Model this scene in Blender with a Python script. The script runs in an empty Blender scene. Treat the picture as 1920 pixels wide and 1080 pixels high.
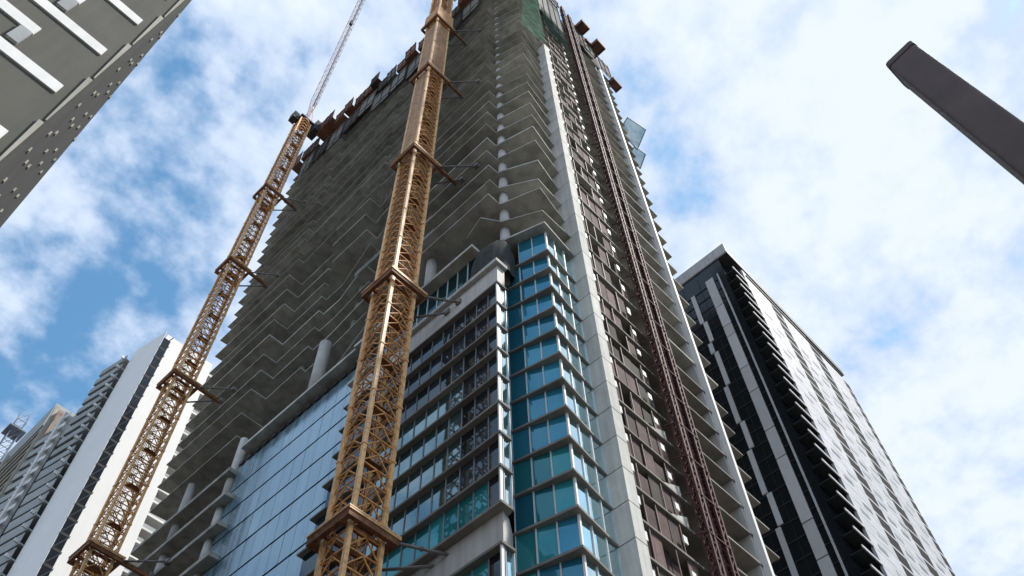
import bpy, math, random
from mathutils import Vector, Matrix
random.seed(7)
D2R = math.radians
SC = bpy.context.scene
COL = SC.collection

# ------------------------------------------------------------------ camera
cam = bpy.data.cameras.new('camera')
cam.sensor_width = 36.0
cam.lens = 36.0 * 1650 / 1920
cam.clip_start = 0.1
cam.clip_end = 9000
co = bpy.data.objects.new('camera', cam)
COL.objects.link(co)
RM = [[0.689376, -0.604811, -0.398703], [-0.723984, -0.593961, -0.350794], [-0.02465, 0.530484, -0.847336]]
co.matrix_world = Matrix([RM[0] + [0.0], RM[1] + [0.0], RM[2] + [1.6], [0, 0, 0, 1]])
SC.camera = co

# ------------------------------------------------------------------ light
SUN_AZ, SUN_EL = D2R(-48), D2R(56)          # azimuth from +x towards +y
sd = Vector((math.cos(SUN_EL) * math.cos(SUN_AZ), math.cos(SUN_EL) * math.sin(SUN_AZ), math.sin(SUN_EL)))
sun = bpy.data.lights.new('sun', 'SUN')
sun.energy = 3.7
sun.angle = D2R(4)
sun.color = (1.0, 0.95, 0.87)
so = bpy.data.objects.new('sun', sun)
COL.objects.link(so)
so.rotation_euler = (-sd).to_track_quat('-Z', 'Y').to_euler()
so.location = (0, 0, 300)

SC.view_settings.view_transform = 'Standard'
SC.view_settings.look = 'None'
SC.view_settings.exposure = 0.45
SC.view_settings.gamma = 1.0
SC.cycles.max_bounces = 6
SC.cycles.diffuse_bounces = 3
SC.cycles.glossy_bounces = 3


def px_dir(u, v):
    d = Vector((u - 960, -(v - 540), -1650))
    return (Matrix(RM) @ d).normalized()


W = bpy.data.worlds.new('World')
SC.world = W
W.use_nodes = True
nt = W.node_tree
nt.nodes.clear()


def N(t, kind, **kw):
    n = t.nodes.new(kind)
    for k, v in kw.items():
        if k.startswith('i_'):
            n.inputs[int(k[2:]) if k[2:].isdigit() else k[2:]].default_value = v
        else:
            setattr(n, k, v)
    return n


def world():
    L = nt.links.new
    out = N(nt, 'ShaderNodeOutputWorld')
    bg = N(nt, 'ShaderNodeBackground')
    bg.inputs[1].default_value = 0.1
    sky = N(nt, 'ShaderNodeTexSky', sky_type='NISHITA')
    sky.sun_disc = False
    sky.sun_elevation = SUN_EL
    sky.sun_rotation = math.pi / 2 - SUN_AZ
    sky.air_density = 1.0
    sky.dust_density = 0.6
    sky.ozone_density = 1.5
    tc = N(nt, 'ShaderNodeTexCoord')
    # cloud layer: direction projected on a high horizontal plane
    sep = N(nt, 'ShaderNodeSeparateXYZ')
    L(tc.outputs['Generated'], sep.inputs[0])
    za = N(nt, 'ShaderNodeMath', operation='MAXIMUM'); za.inputs[1].default_value = 0.02
    L(sep.outputs[2], za.inputs[0])
    zb = N(nt, 'ShaderNodeMath', operation='ADD'); zb.inputs[1].default_value = 0.12
    L(za.outputs[0], zb.inputs[0])
    dx = N(nt, 'ShaderNodeMath', operation='DIVIDE'); L(sep.outputs[0], dx.inputs[0]); L(zb.outputs[0], dx.inputs[1])
    dy = N(nt, 'ShaderNodeMath', operation='DIVIDE'); L(sep.outputs[1], dy.inputs[0]); L(zb.outputs[0], dy.inputs[1])
    cv = N(nt, 'ShaderNodeCombineXYZ'); L(dx.outputs[0], cv.inputs[0]); L(dy.outputs[0], cv.inputs[1])
    n1 = N(nt, 'ShaderNodeTexNoise'); n1.inputs['Scale'].default_value = 6.0; n1.inputs['Detail'].default_value = 7
    n1.inputs['Roughness'].default_value = 0.52; n1.inputs['Distortion'].default_value = 0.25
    L(cv.outputs[0], n1.inputs['Vector'])
    n2 = N(nt, 'ShaderNodeTexNoise'); n2.inputs['Scale'].default_value = 20; n2.inputs['Detail'].default_value = 5
    n2.inputs['Roughness'].default_value = 0.55
    L(cv.outputs[0], n2.inputs['Vector'])
    # density
    m1 = N(nt, 'ShaderNodeMath', operation='MULTIPLY_ADD'); m1.inputs[1].default_value = 2.0; m1.inputs[2].default_value = -0.72
    L(n1.outputs['Fac'], m1.inputs[0])
    m2 = N(nt, 'ShaderNodeMath', operation='MULTIPLY_ADD'); m2.inputs[1].default_value = 1.6
    L(n2.outputs['Fac'], m2.inputs[0]); L(m1.outputs[0], m2.inputs[2])
    dens = m2.outputs[0]
    # clear gaps (negative) and thick cloud banks (positive) in the cover
    for (u, v, r, a) in [(250, 520, 0.075, -0.42), (350, 170, 0.075, -0.42), (320, 330, 0.05, -0.25), (120, 560, .05, -.2), (30, 760, 0.07, -0.42),
                         (1290, 330, 0.055, -0.55), (1165, 170, 0.04, -0.4), (1650, 640, 0.05, -0.5), (1500, 560, .05, -.15), (1060, -250, .15, -.3),
                         (1640, 180, 0.25, 0.32), (1750, 900, 0.25, 0.3), (620, 120, 0.13, 0.22), (100, 470, 0.06, 0.14), (400, 420, 0.06, 0.1),
                         (1400, 90, 0.12, .25), (-700, 900, .35, -.25)]:
        d = px_dir(u, v)
        dt = N(nt, 'ShaderNodeVectorMath', operation='DISTANCE')
        nz = N(nt, 'ShaderNodeVectorMath', operation='NORMALIZE'); L(tc.outputs['Generated'], nz.inputs[0])
        L(nz.outputs[0], dt.inputs[0]); dt.inputs[1].default_value = d
        mr = N(nt, 'ShaderNodeMapRange', interpolation_type='SMOOTHSTEP')
        mr.inputs[1].default_value = 0.0; mr.inputs[2].default_value = r * 2.0
        mr.inputs[3].default_value = a; mr.inputs[4].default_value = 0.0
        L(dt.outputs['Value'], mr.inputs[0])
        ad = N(nt, 'ShaderNodeMath', operation='ADD'); L(dens, ad.inputs[0]); L(mr.outputs[0], ad.inputs[1])
        dens = ad.outputs[0]
    ramp = N(nt, 'ShaderNodeMapRange', interpolation_type='SMOOTHSTEP')
    ramp.inputs[1].default_value = 0.36; ramp.inputs[2].default_value = 1.12
    L(dens, ramp.inputs[0])
    # cloud colour: lavender-blue thin cloud to white, whiter towards the sun
    ct = N(nt, 'ShaderNodeMapRange', interpolation_type='SMOOTHSTEP')
    ct.inputs[1].default_value = 0.75; ct.inputs[2].default_value = 1.75
    L(dens, ct.inputs[0])
    cc = N(nt, 'ShaderNodeMix', data_type='RGBA')
    cc.inputs[6].default_value = (4.5, 5.5, 7.2, 1); cc.inputs[7].default_value = (6.5, 7.1, 7.6, 1)
    L(ct.outputs[0], cc.inputs[0])
    sk = N(nt, 'ShaderNodeMix', data_type='RGBA', blend_type='MULTIPLY')
    sk.inputs[0].default_value = 1.0
    sk.inputs[7].default_value = (1.22, 1.78, 1.78, 1)
    L(sky.outputs[0], sk.inputs[6])
    mx = N(nt, 'ShaderNodeMix', data_type='RGBA')
    L(ramp.outputs[0], mx.inputs[0]); L(sk.outputs[2], mx.inputs[6]); L(cc.outputs[2], mx.inputs[7])
    L(mx.outputs[2], bg.inputs[0]); L(bg.outputs[0], out.inputs[0])


world()

# ------------------------------------------------------------------ materials


def mat(name, col, rough=0.8, var=0.25, scale=0.6, spec=0.3, metal=0.0, bump=0.15, streak=0.0, rnd=0.12, col2=None, bscale=None):
    m = bpy.data.materials.new(name)
    m.use_nodes = True
    t = m.node_tree
    b = t.nodes['Principled BSDF']
    L = t.links.new
    tc = N(t, 'ShaderNodeTexCoord')
    no = N(t, 'ShaderNodeTexNoise'); no.inputs['Scale'].default_value = scale; no.inputs['Detail'].default_value = 7
    no.inputs['Roughness'].default_value = 0.62
    L(tc.outputs['Object'], no.inputs['Vector'])
    mr = N(t, 'ShaderNodeMapRange'); mr.inputs[1].default_value = 0.3; mr.inputs[2].default_value = 0.7
    mr.inputs[3].default_value = 1 - var; mr.inputs[4].default_value = 1 + var
    L(no.outputs['Fac'], mr.inputs[0])
    fac = mr.outputs[0]
    if streak:
        mp = N(t, 'ShaderNodeMapping'); mp.inputs['Scale'].default_value = (2.2, 2.2, 0.12)
        L(tc.outputs['Object'], mp.inputs[0])
        n3 = N(t, 'ShaderNodeTexNoise'); n3.inputs['Scale'].default_value = 1.0; n3.inputs['Detail'].default_value = 5
        L(mp.outputs[0], n3.inputs['Vector'])
        m3 = N(t, 'ShaderNodeMapRange'); m3.inputs[1].default_value = 0.35; m3.inputs[2].default_value = 0.65
        m3.inputs[3].default_value = 1 - streak; m3.inputs[4].default_value = 1 + streak * 0.3
        L(n3.outputs['Fac'], m3.inputs[0])
        mm = N(t, 'ShaderNodeMath', operation='MULTIPLY'); L(fac, mm.inputs[0]); L(m3.outputs[0], mm.inputs[1])
        fac = mm.outputs[0]
    oi = N(t, 'ShaderNodeObjectInfo')
    mo = N(t, 'ShaderNodeMapRange'); mo.inputs[3].default_value = 1 - rnd; mo.inputs[4].default_value = 1 + rnd
    L(oi.outputs['Random'], mo.inputs[0])
    m4 = N(t, 'ShaderNodeMath', operation='MULTIPLY'); L(fac, m4.inputs[0]); L(mo.outputs[0], m4.inputs[1])
    if col2:
        cm = N(t, 'ShaderNodeMix', data_type='RGBA')
        cm.inputs[6].default_value = (*col, 1); cm.inputs[7].default_value = (*col2, 1)
        n5 = N(t, 'ShaderNodeTexNoise'); n5.inputs['Scale'].default_value = scale * 2.3; n5.inputs['Detail'].default_value = 6
        L(tc.outputs['Object'], n5.inputs['Vector'])
        r5 = N(t, 'ShaderNodeMapRange'); r5.inputs[1].default_value = 0.47; r5.inputs[2].default_value = 0.62
        L(n5.outputs['Fac'], r5.inputs[0]); L(r5.outputs[0], cm.inputs[0])
        src = cm.outputs[2]
    else:
        rg = N(t, 'ShaderNodeRGB'); rg.outputs[0].default_value = (*col, 1); src = rg.outputs[0]
    hs = N(t, 'ShaderNodeVectorMath', operation='SCALE'); L(src, hs.inputs[0]); L(m4.outputs[0], hs.inputs['Scale'])
    L(hs.outputs[0], b.inputs['Base Color'])
    b.inputs['Roughness'].default_value = rough
    b.inputs['Metallic'].default_value = metal
    b.inputs['Specular IOR Level'].default_value = spec
    if bump:
        bn = N(t, 'ShaderNodeTexNoise'); bn.inputs['Scale'].default_value = bscale or scale * 6; bn.inputs['Detail'].default_value = 5
        L(tc.outputs['Object'], bn.inputs['Vector'])
        bp = N(t, 'ShaderNodeBump'); bp.inputs['Strength'].default_value = bump; bp.inputs['Distance'].default_value = 0.05
        L(bn.outputs['Fac'], bp.inputs['Height']); L(bp.outputs[0], b.inputs['Normal'])
    return m


def glass(name, base, tint, ior=2.2, rough=0.03, wav=0.012, boost=0.0, rnd=0.35, streak=0.0):
    m = bpy.data.materials.new(name)
    m.use_nodes = True
    t = m.node_tree
    t.nodes.clear()
    L = t.links.new
    out = N(t, 'ShaderNodeOutputMaterial')
    df = N(t, 'ShaderNodeBsdfDiffuse')
    gl = N(t, 'ShaderNodeBsdfGlossy'); gl.inputs['Roughness'].default_value = rough
    gl.inputs['Color'].default_value = (*tint, 1)
    oi = N(t, 'ShaderNodeObjectInfo')
    mo = N(t, 'ShaderNodeMapRange'); mo.inputs[3].default_value = 1 - rnd; mo.inputs[4].default_value = 1 + rnd
    L(oi.outputs['Random'], mo.inputs[0])
    rg = N(t, 'ShaderNodeVectorMath', operation='SCALE'); rg.inputs[0].default_value = base; L(mo.outputs[0], rg.inputs['Scale'])
    if streak:
        tq = N(t, 'ShaderNodeTexCoord')
        mq = N(t, 'ShaderNodeMapping'); mq.inputs['Scale'].default_value = (1.1, 1.1, 0.07)
        L(tq.outputs['Object'], mq.inputs[0])
        nq = N(t, 'ShaderNodeTexNoise'); nq.inputs['Scale'].default_value = 0.8; nq.inputs['Detail'].default_value = 5
        L(mq.outputs[0], nq.inputs['Vector'])
        rq = N(t, 'ShaderNodeMapRange'); rq.inputs[1].default_value = .3; rq.inputs[2].default_value = .7
        rq.inputs[3].default_value = 1 - streak; rq.inputs[4].default_value = 1 + streak
        L(nq.outputs['Fac'], rq.inputs[0])
        r2 = N(t, 'ShaderNodeVectorMath', operation='SCALE'); L(rg.outputs[0], r2.inputs[0]); L(rq.outputs[0], r2.inputs['Scale'])
        rg = r2
        rgl = N(t, 'ShaderNodeMapRange'); rgl.inputs[1].default_value = .3; rgl.inputs[2].default_value = .7
        rgl.inputs[3].default_value = rough * 0.6; rgl.inputs[4].default_value = rough * 2.2
        L(nq.outputs['Fac'], rgl.inputs[0]); L(rgl.outputs[0], gl.inputs['Roughness'])
    L(rg.outputs[0], df.inputs['Color'])
    fr = N(t, 'ShaderNodeFresnel'); fr.inputs['IOR'].default_value = ior
    ad = N(t, 'ShaderNodeMath', operation='ADD'); ad.use_clamp = True; ad.inputs[1].default_value = boost
    L(fr.outputs[0], ad.inputs[0])
    tc = N(t, 'ShaderNodeTexCoord')
    no = N(t, 'ShaderNodeTexNoise'); no.inputs['Scale'].default_value = 0.9; no.inputs['Detail'].default_value = 2
    L(tc.outputs['Object'], no.inputs['Vector'])
    bp = N(t, 'ShaderNodeBump'); bp.inputs['Strength'].default_value = 0.5; bp.inputs['Distance'].default_value = wav
    L(no.outputs['Fac'], bp.inputs['Height']); L(bp.outputs[0], gl.inputs['Normal'])
    mx = N(t, 'ShaderNodeMixShader')
    L(ad.outputs[0], mx.inputs[0]); L(df.outputs[0], mx.inputs[1]); L(gl.outputs[0], mx.inputs[2])
    L(mx.outputs[0], out.inputs[0])
    return m


def net_mat(name, col, alpha):
    m = bpy.data.materials.new(name)
    m.use_nodes = True
    t = m.node_tree
    t.nodes.clear()
    L = t.links.new
    out = N(t, 'ShaderNodeOutputMaterial')
    df = N(t, 'ShaderNodeBsdfDiffuse')
    tr = N(t, 'ShaderNodeBsdfTranslucent')
    tp = N(t, 'ShaderNodeBsdfTransparent')
    tc = N(t, 'ShaderNodeTexCoord')
    no = N(t, 'ShaderNodeTexNoise'); no.inputs['Scale'].default_value = 0.5; no.inputs['Detail'].default_value = 6
    L(tc.outputs['Object'], no.inputs['Vector'])
    cm = N(t, 'ShaderNodeMix', data_type='RGBA')
    cm.inputs[6].default_value = (*[c * 0.5 for c in col], 1); cm.inputs[7].default_value = (*[min(1, c * 1.5) for c in col], 1)
    L(no.outputs['Fac'], cm.inputs[0]); L(cm.outputs[2], df.inputs[0]); L(cm.outputs[2], tr.inputs[0])
    a = N(t, 'ShaderNodeMixShader'); a.inputs[0].default_value = 0.5
    L(df.outputs[0], a.inputs[1]); L(tr.outputs[0], a.inputs[2])
    b = N(t, 'ShaderNodeMixShader')
    mr = N(t, 'ShaderNodeMapRange'); mr.inputs[1].default_value = .3; mr.inputs[2].default_value = .7
    mr.inputs[3].default_value = alpha - .2; mr.inputs[4].default_value = min(1, alpha + .2)
    L(no.outputs['Fac'], mr.inputs[0]); L(mr.outputs[0], b.inputs[0])
    L(tp.outputs[0], b.inputs[1]); L(a.outputs[0], b.inputs[2])
    L(b.outputs[0], out.inputs[0])
    return m


M = {
    'ground': mat('asphalt', (0.058, 0.056, 0.052), 0.9, 0.3, 0.4),
    'pave': mat('pavement', (0.095, 0.093, 0.087), 0.9, 0.25, 0.5),
    'conc': mat('raw_concrete', (0.45, 0.44, 0.40), 0.9, 0.30, 0.35, rnd=0.2, col2=(0.36, 0.345, 0.30)),
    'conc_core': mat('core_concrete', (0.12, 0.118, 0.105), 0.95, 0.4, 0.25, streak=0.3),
    'conc_lt': mat('light_concrete', (0.52, 0.51, 0.48), 0.85, 0.16, 0.5, streak=0.16, rnd=0.1),
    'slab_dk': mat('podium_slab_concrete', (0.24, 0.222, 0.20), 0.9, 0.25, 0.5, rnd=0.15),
    'mull': mat('grey_mullion', (0.30, 0.315, 0.33), 0.5, 0.1, 2.0, spec=0.4),
    'precast': mat('precast_panel', (0.56, 0.55, 0.51), 0.8, 0.10, 0.8, streak=0.16, rnd=0.07),
    'white': mat('white_paint', (0.80, 0.79, 0.76), 0.6, 0.06, 0.8, streak=0.08, rnd=0.04),
    'white_stone': mat('white_cladding', (0.62, 0.595, 0.565), 0.7, 0.10, 0.4, streak=0.14),
    'frame': mat('aluminium_frame', (0.62, 0.66, 0.67), 0.45, 0.08, 2.0, spec=0.5),
    'joint': mat('dark_joint', (0.16, 0.16, 0.15), 0.9, 0.2, 1.0),
    'teal': glass('blue_teal_glass', (0.030, 0.185, 0.27), (0.30, 0.68, 0.95), 1.9, 0.03, 0.008, 0.05, rnd=0.35),
    'teal_gr': glass('green_teal_glass', (0.032, 0.215, 0.235), (0.30, 0.70, 0.85), 1.8, 0.03, 0.008, 0.04, rnd=0.45),
    'teal_refl': glass('teal_glass_cloud_reflection', (0.03, 0.17, 0.21), (0.84, 0.98, 1.0), 2.3, 0.03, 0.008, 0.55, rnd=0.35),  # bright cloud reflection put into tint and boost; same glass as the left facet
    'teal_dk': glass('dull_teal_glass', (0.014, 0.036, 0.042), (0.4, 0.65, 0.75), 1.35, 0.04, 0.008, 0.0, rnd=0.4),
    'bluegl': glass('blue_curtain_glass', (0.16, 0.25, 0.30), (0.62, 0.80, 0.92), 2.0, 0.12, 0.015, 0.16, rnd=0.14, streak=0.35),
    'darkgl': glass('dark_glass', (0.030, 0.036, 0.044), (0.62, 0.78, 0.9), 1.55, 0.03, 0.010, 0.0, rnd=0.5),
    'palegl': glass('podium_glass_sky_reflection', (0.05, 0.09, 0.10), (0.50, 0.68, 0.72), 1.9, 0.05, 0.010, 0.26, rnd=0.4),  # podium glass with the pale sky reflection put into base colour and boost
    'blackgl': glass('black_facade_glass', (0.018, 0.021, 0.026), (0.6, 0.7, 0.8), 1.42, 0.12, 0.02, 0.0),
    'dkmetal': mat('dark_metal', (0.045, 0.045, 0.05), 0.6, 0.25, 1.5, spec=0.4),
    'band_dk': mat('dark_band_metal', (0.024, 0.025, 0.028), 0.7, 0.25, 1.0),
    'crane_panel': mat('sleeve_paint', (0.44, 0.23, 0.09), 0.6, 0.25, 1.0, col2=(0.33, 0.15, 0.07), streak=0.25),
    'void': mat('opening_shade_black', (0.006, 0.006, 0.007), 0.95, 0.3, 0.7),  # near-black colour stands in for the shade inside window openings
    'crane': mat('crane_paint', (0.74, 0.365, 0.11), 0.6, 0.3, 1.3, spec=0.35, rnd=0.15, col2=(0.46, 0.20, 0.075)),
    'crane_lt': mat('crane_leg_paint', (0.86, 0.51, 0.23), 0.5, 0.22, 1.0, spec=0.4, rnd=0.12, col2=(0.66, 0.36, 0.15)),
    'rust': mat('rusty_steel', (0.19, 0.078, 0.038), 0.75, 0.35, 1.1, col2=(0.27, 0.13, 0.06)),
    'steel': mat('galvanised_steel', (0.24, 0.225, 0.21), 0.6, 0.3, 1.5, metal=0.3),
    'jib': mat('jib_paint', (0.62, 0.53, 0.53), 0.6, 0.2, 1.0, col2=(0.62, 0.36, 0.33)),
    'cw': mat('counterweight_paint', (0.05, 0.052, 0.06), 0.8, 0.2, 1.0),
    'hoist': mat('oxide_red_steel', (0.098, 0.038, 0.037), 0.7, 0.3, 1.2, streak=0.3, col2=(0.125, 0.05, 0.047)),
    'mauve': mat('brown_formwork_ply', (0.108, 0.067, 0.062), 0.85, 0.4, 0.9, rnd=0.55, streak=0.25),
    'olive': mat('olive_mesh_sheet', (0.085, 0.074, 0.062), 0.9, 0.3, 0.7, rnd=0.3, streak=0.2),
    'ply': mat('formwork_panel_brown', (0.25, 0.115, 0.08), 0.8, 0.3, 0.8, rnd=0.4, streak=0.2),
    'gply': mat('formwork_panel_grey', (0.19, 0.195, 0.178), 0.85, 0.3, 0.6, rnd=0.3, streak=0.2),
    'dply': mat('formwork_panel_dark', (0.05, 0.046, 0.045), 0.85, 0.3, 0.8, rnd=0.3),
    'scaf': mat('scaffold_tube', (0.17, 0.115, 0.105), 0.6, 0.25, 1.0),
    'tarp': mat('debris_netting_cloth', (0.042, 0.046, 0.044), 0.95, 0.3, 1.6, bump=0.5),
    'post': mat('brown_post_paint', (0.083, 0.053, 0.048), 0.55, 0.3, 2.2, spec=0.35, bump=0.02),
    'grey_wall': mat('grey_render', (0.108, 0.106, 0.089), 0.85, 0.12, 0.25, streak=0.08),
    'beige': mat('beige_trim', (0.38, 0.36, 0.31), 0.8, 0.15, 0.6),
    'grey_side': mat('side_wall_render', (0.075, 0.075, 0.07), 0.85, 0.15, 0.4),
    'resi': mat('white_wall_panel', (0.80, 0.79, 0.775), 0.6, 0.03, 0.15, streak=0.03, bump=0),
    'resi_grey': mat('balcony_grey', (0.36, 0.38, 0.38), 0.7, 0.12, 0.4, rnd=0.12),
    'beige_b': mat('beige_facade', (0.36, 0.31, 0.26), 0.85, 0.3, 0.3, col2=(0.30, 0.16, 0.13)),
    'bluegrey': mat('blue_grey_steel', (0.20, 0.24, 0.31), 0.6, 0.2, 1.0),
    'tower_grey': mat('grey_aluminium_panel', (0.60, 0.60, 0.61), 0.55, 0.06, 0.6, spec=0.4, rnd=0.08),
    'tower_white': mat('white_aluminium_panel', (0.58, 0.58, 0.60), 0.6, 0.12, 0.7, streak=0.12, rnd=0.05),
    'tower_pane': mat('grey_streak_tone', (0.30, 0.31, 0.33), 0.5, 0.1, 1.0, rnd=0.4),
    'net': net_mat('green_safety_net', (0.20, 0.34, 0.26), 0.55),
    'net3': net_mat('dull_green_net', (0.055, 0.085, 0.075), 0.72),
    'net2': net_mat('teal_safety_net', (0.10, 0.24, 0.27), 0.70),
}

# ------------------------------------------------------------------ mesh builder
OFF = {}


class MB:
    def __init__(s, xf=None):
        s.v = []; s.f = []; s.sm = []; s.xf = xf

    def add(s, vs, fs, smooth=False):
        n = len(s.v)
        s.v += [tuple(v) for v in vs]
        s.f += [tuple(n + i for i in f) for f in fs]
        s.sm += [smooth] * len(fs)
        return s

    def box(s, x0, x1, y0, y1, z0, z1):
        x0, x1 = min(x0, x1), max(x0, x1); y0, y1 = min(y0, y1), max(y0, y1); z0, z1 = min(z0, z1), max(z0, z1)
        return s.add([(x0, y0, z0), (x1, y0, z0), (x1, y1, z0), (x0, y1, z0), (x0, y0, z1), (x1, y0, z1), (x1, y1, z1), (x0, y1, z1)],
                     [(0, 3, 2, 1), (4, 5, 6, 7), (0, 1, 5, 4), (1, 2, 6, 5), (2, 3, 7, 6), (3, 0, 4, 7)])

    def prism(s, poly, z0, z1):
        n = len(poly)
        a = sum(poly[i][0] * poly[(i + 1) % n][1] - poly[(i + 1) % n][0] * poly[i][1] for i in range(n))
        if a < 0:
            poly = poly[::-1]
        vs = [(x, y, z0) for x, y in poly] + [(x, y, z1) for x, y in poly]
        fs = [tuple(range(n - 1, -1, -1)), tuple(range(n, 2 * n))] + [(i, (i + 1) % n, n + (i + 1) % n, n + i) for i in range(n)]
        return s.add(vs, fs)

    def wall(s, a, b, th, z0, z1):
        """upright slab along a-b (2D), thickness th to the right-hand side of a->b"""
        d = Vector((b[0] - a[0], b[1] - a[1])); d.normalize()
        nx, ny = d.y * th, -d.x * th
        return s.prism([a, b, (b[0] + nx, b[1] + ny), (a[0] + nx, a[1] + ny)], z0, z1)

    def bar(s, p, q, w, h=None, up=None):
        h = h or w
        p = Vector(p); q = Vector(q); d = (q - p).normalized()
        u = Vector(up) if up else (Vector((0, 0, 1)) if abs(d.z) < 0.9 else Vector((1, 0, 0)))
        a = d.cross(u).normalized(); b = a.cross(d).normalized()
        vs = []
        for c in (p, q):
            for sx, sy in ((-1, -1), (1, -1), (1, 1), (-1, 1)):
                vs.append(c + a * (sx * w / 2) + b * (sy * h / 2))
        return s.add(vs, [(0, 3, 2, 1), (4, 5, 6, 7), (0, 1, 5, 4), (1, 2, 6, 5), (2, 3, 7, 6), (3, 0, 4, 7)])

    def tube(s, p, q, r, n=10, r2=None):
        r2 = r if r2 is None else r2
        p = Vector(p); q = Vector(q); d = (q - p).normalized()
        u = Vector((0, 0, 1)) if abs(d.z) < 0.9 else Vector((1, 0, 0))
        a = d.cross(u).normalized(); b = a.cross(d).normalized()
        vs = []
        for c, rr in ((p, r), (q, r2)):
            for i in range(n):
                t = 2 * math.pi * i / n
                vs.append(c + a * (rr * math.cos(t)) + b * (rr * math.sin(t)))
        k = len(s.v)
        s.add(vs, [(i, (i + 1) % n, n + (i + 1) % n, n + i) for i in range(n)], True)
        s.add([], [])
        s.f += [tuple(k + i for i in range(n - 1, -1, -1)), tuple(k + n + i for i in range(n))]
        s.sm += [False, False]
        return s

    def build(s, name, m, parent=None, loc=None):
        me = bpy.data.meshes.new(name)
        off = Vector(OFF.get(parent.name, (0, 0, 0))) if parent else Vector((0, 0, 0))
        loc = Vector(loc) if loc is not None else Vector((0, 0, 0))
        vs = s.v
        if s.xf:
            vs = [s.xf(v) for v in vs]
        me.from_pydata([tuple(Vector(v) - off - loc) for v in vs], [], s.f)
        me.polygons.foreach_set('use_smooth', s.sm)
        me.materials.append(M[m])
        me.validate()
        me.update()
        import bmesh
        bm = bmesh.new(); bm.from_mesh(me); bmesh.ops.recalc_face_normals(bm, faces=bm.faces); bm.to_mesh(me); bm.free()
        o = bpy.data.objects.new(name, me)
        COL.objects.link(o)
        if parent:
            o.parent = parent
        o.location = loc
        OFF[o.name] = tuple(off + loc)
        return o


def tag(o, label=None, cat=None, group=None, kind=None):
    if label: o['label'] = label
    if cat: o['category'] = cat
    if group: o['group'] = group
    if kind: o['kind'] = kind
    return o


def thing(name, loc, label, cat, group=None):
    o = bpy.data.objects.new(name, None)
    o.empty_display_size = 0.5
    COL.objects.link(o)
    o.location = loc
    OFF[o.name] = tuple(loc)
    return tag(o, label, cat, group)


def copy_at(src, parent, loc):
    c = src.copy()
    COL.objects.link(c)
    c.parent = parent
    c.location = loc
    for ch in src.children:
        d = ch.copy(); COL.objects.link(d); d.parent = c
    return c


J = lambda a: random.uniform(-a, a)

# ------------------------------------------------------------------ ground
g = MB().add([(-3000, -3000, 0), (3000, -3000, 0), (3000, 3000, 0), (-3000, 3000, 0)], [(0, 1, 2, 3)]).build('ground', 'ground')
tag(g, kind='structure')
pv = MB().prism([(14, 14), (70, 14), (70, 100), (14, 100)], 0.0, 0.14).build('pavement', 'pave')
tag(pv, kind='structure')

# ================================================================== CONSTRUCTION TOWER
T = thing('construction_tower', (45, 55, 0), 'huge unfinished concrete tower with open floor slabs and a blue glass corner', 'skyscraper')
Z = lambda k: 1.77 + 3.3 * k
TH = 0.2
YEND = {18: 48.7, 17: 49.3, 16: 50.1, 15: 50.9, 14: 51.8, 13: 52.6, 12: 53.4}
BAY = [(31.9, 29.75), (32.45, 29.5), (33.45, 24.7), (38.25, 25.3), (38.25, 24.5)]

# core (lifts and inner walls): keeps the sky out of the storeys
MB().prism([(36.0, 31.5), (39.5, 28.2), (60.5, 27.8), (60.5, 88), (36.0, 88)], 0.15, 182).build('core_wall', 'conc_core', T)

# ---- lower floors
for k in range(7, 23):
    z = Z(k)
    poly = [(62.2, 24.5), (62.2, 88), (34.6, 88), (34.6, 47)]
    if k <= 20:
        ye = YEND.get(k, 48.5 if k > 18 else 53.5)
        if k == 11:
            ye = 53.5
        poly += [(34.6, ye), (29.7, ye), (29.7, 27.85), (30.85, 27.85), (31.2, 29.75)]
    else:
        poly += [(34.6, 31.0)]
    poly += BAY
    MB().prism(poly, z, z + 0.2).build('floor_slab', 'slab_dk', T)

# ---- corner bay glazing (left facet 3 panes, right facet 3 panes)
LB = [(32.60, 29.40), (34.02, 25.22)]
RB = [(34.02, 25.22), (38.22, 25.40)]


def lerp(a, b, t): return (a[0] + (b[0] - a[0]) * t, a[1] + (b[1] - a[1]) * t)


def window(a, b, z0, z1, glassm, fw=0.05, inset=0.05, framem='frame', name='window', fd=0.07, left=True):
    """frame ring standing proud of one pane; a->b with the outside on the right-hand side"""
    d = Vector((b[0] - a[0], b[1] - a[1])); ln = d.length; d.normalize()
    n = Vector((d.y, -d.x))
    P = lambda t, o: (a[0] + d.x * t + n.x * o, a[1] + d.y * t + n.y * o)
    f = MB()
    def rect(t0, t1, o0, o1, za, zb):
        f.prism([P(t0, o0), P(t1, o0), P(t1, o1), P(t0, o1)], za, zb)
    rect(0.004, fw, -0.04, fd, z0, z1)
    rect(ln - fw, ln - 0.004, -0.04, fd, z0, z1)
    rect(fw, ln - fw, -0.04, 0.02, z0, z0 + 0.05)
    fo = f.build(name, framem, T)
    tl = J(0.004)
    g = MB()
    p0, p1 = P(fw * 0.7, -0.02 + tl), P(ln - fw * 0.7, -0.02 - tl)
    p2, p3 = P(ln - fw * 0.7, -0.10), P(fw * 0.7, -0.10)
    g.prism([p0, p1, p2, p3], z0 + 0.02, z1 - 0.02)
    g.build('pane', glassm, fo)
    return fo


for k in range(8, 23):
    z0 = Z(k) + TH
    z1 = Z(k + 1) if k < 22 else 79.1
    for i in range(3):
        if k == 22 and i == 0:
            continue
        window(lerp(LB[0], LB[1], i / 3 if i else 0.0), lerp(LB[0], LB[1], (i + 1) / 3), z0, z1, 'teal' if k > 13 else random.choice(['teal_gr', 'teal_gr', 'teal']), name='bay_window')
    for i, (t0, t1) in enumerate(((0, .32), (.32, .68), (.68, 1))):
        window(lerp(RB[0], RB[1], t0), lerp(RB[0], RB[1], t1), z0, z1, 'teal_refl', name='bay_window')
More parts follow.
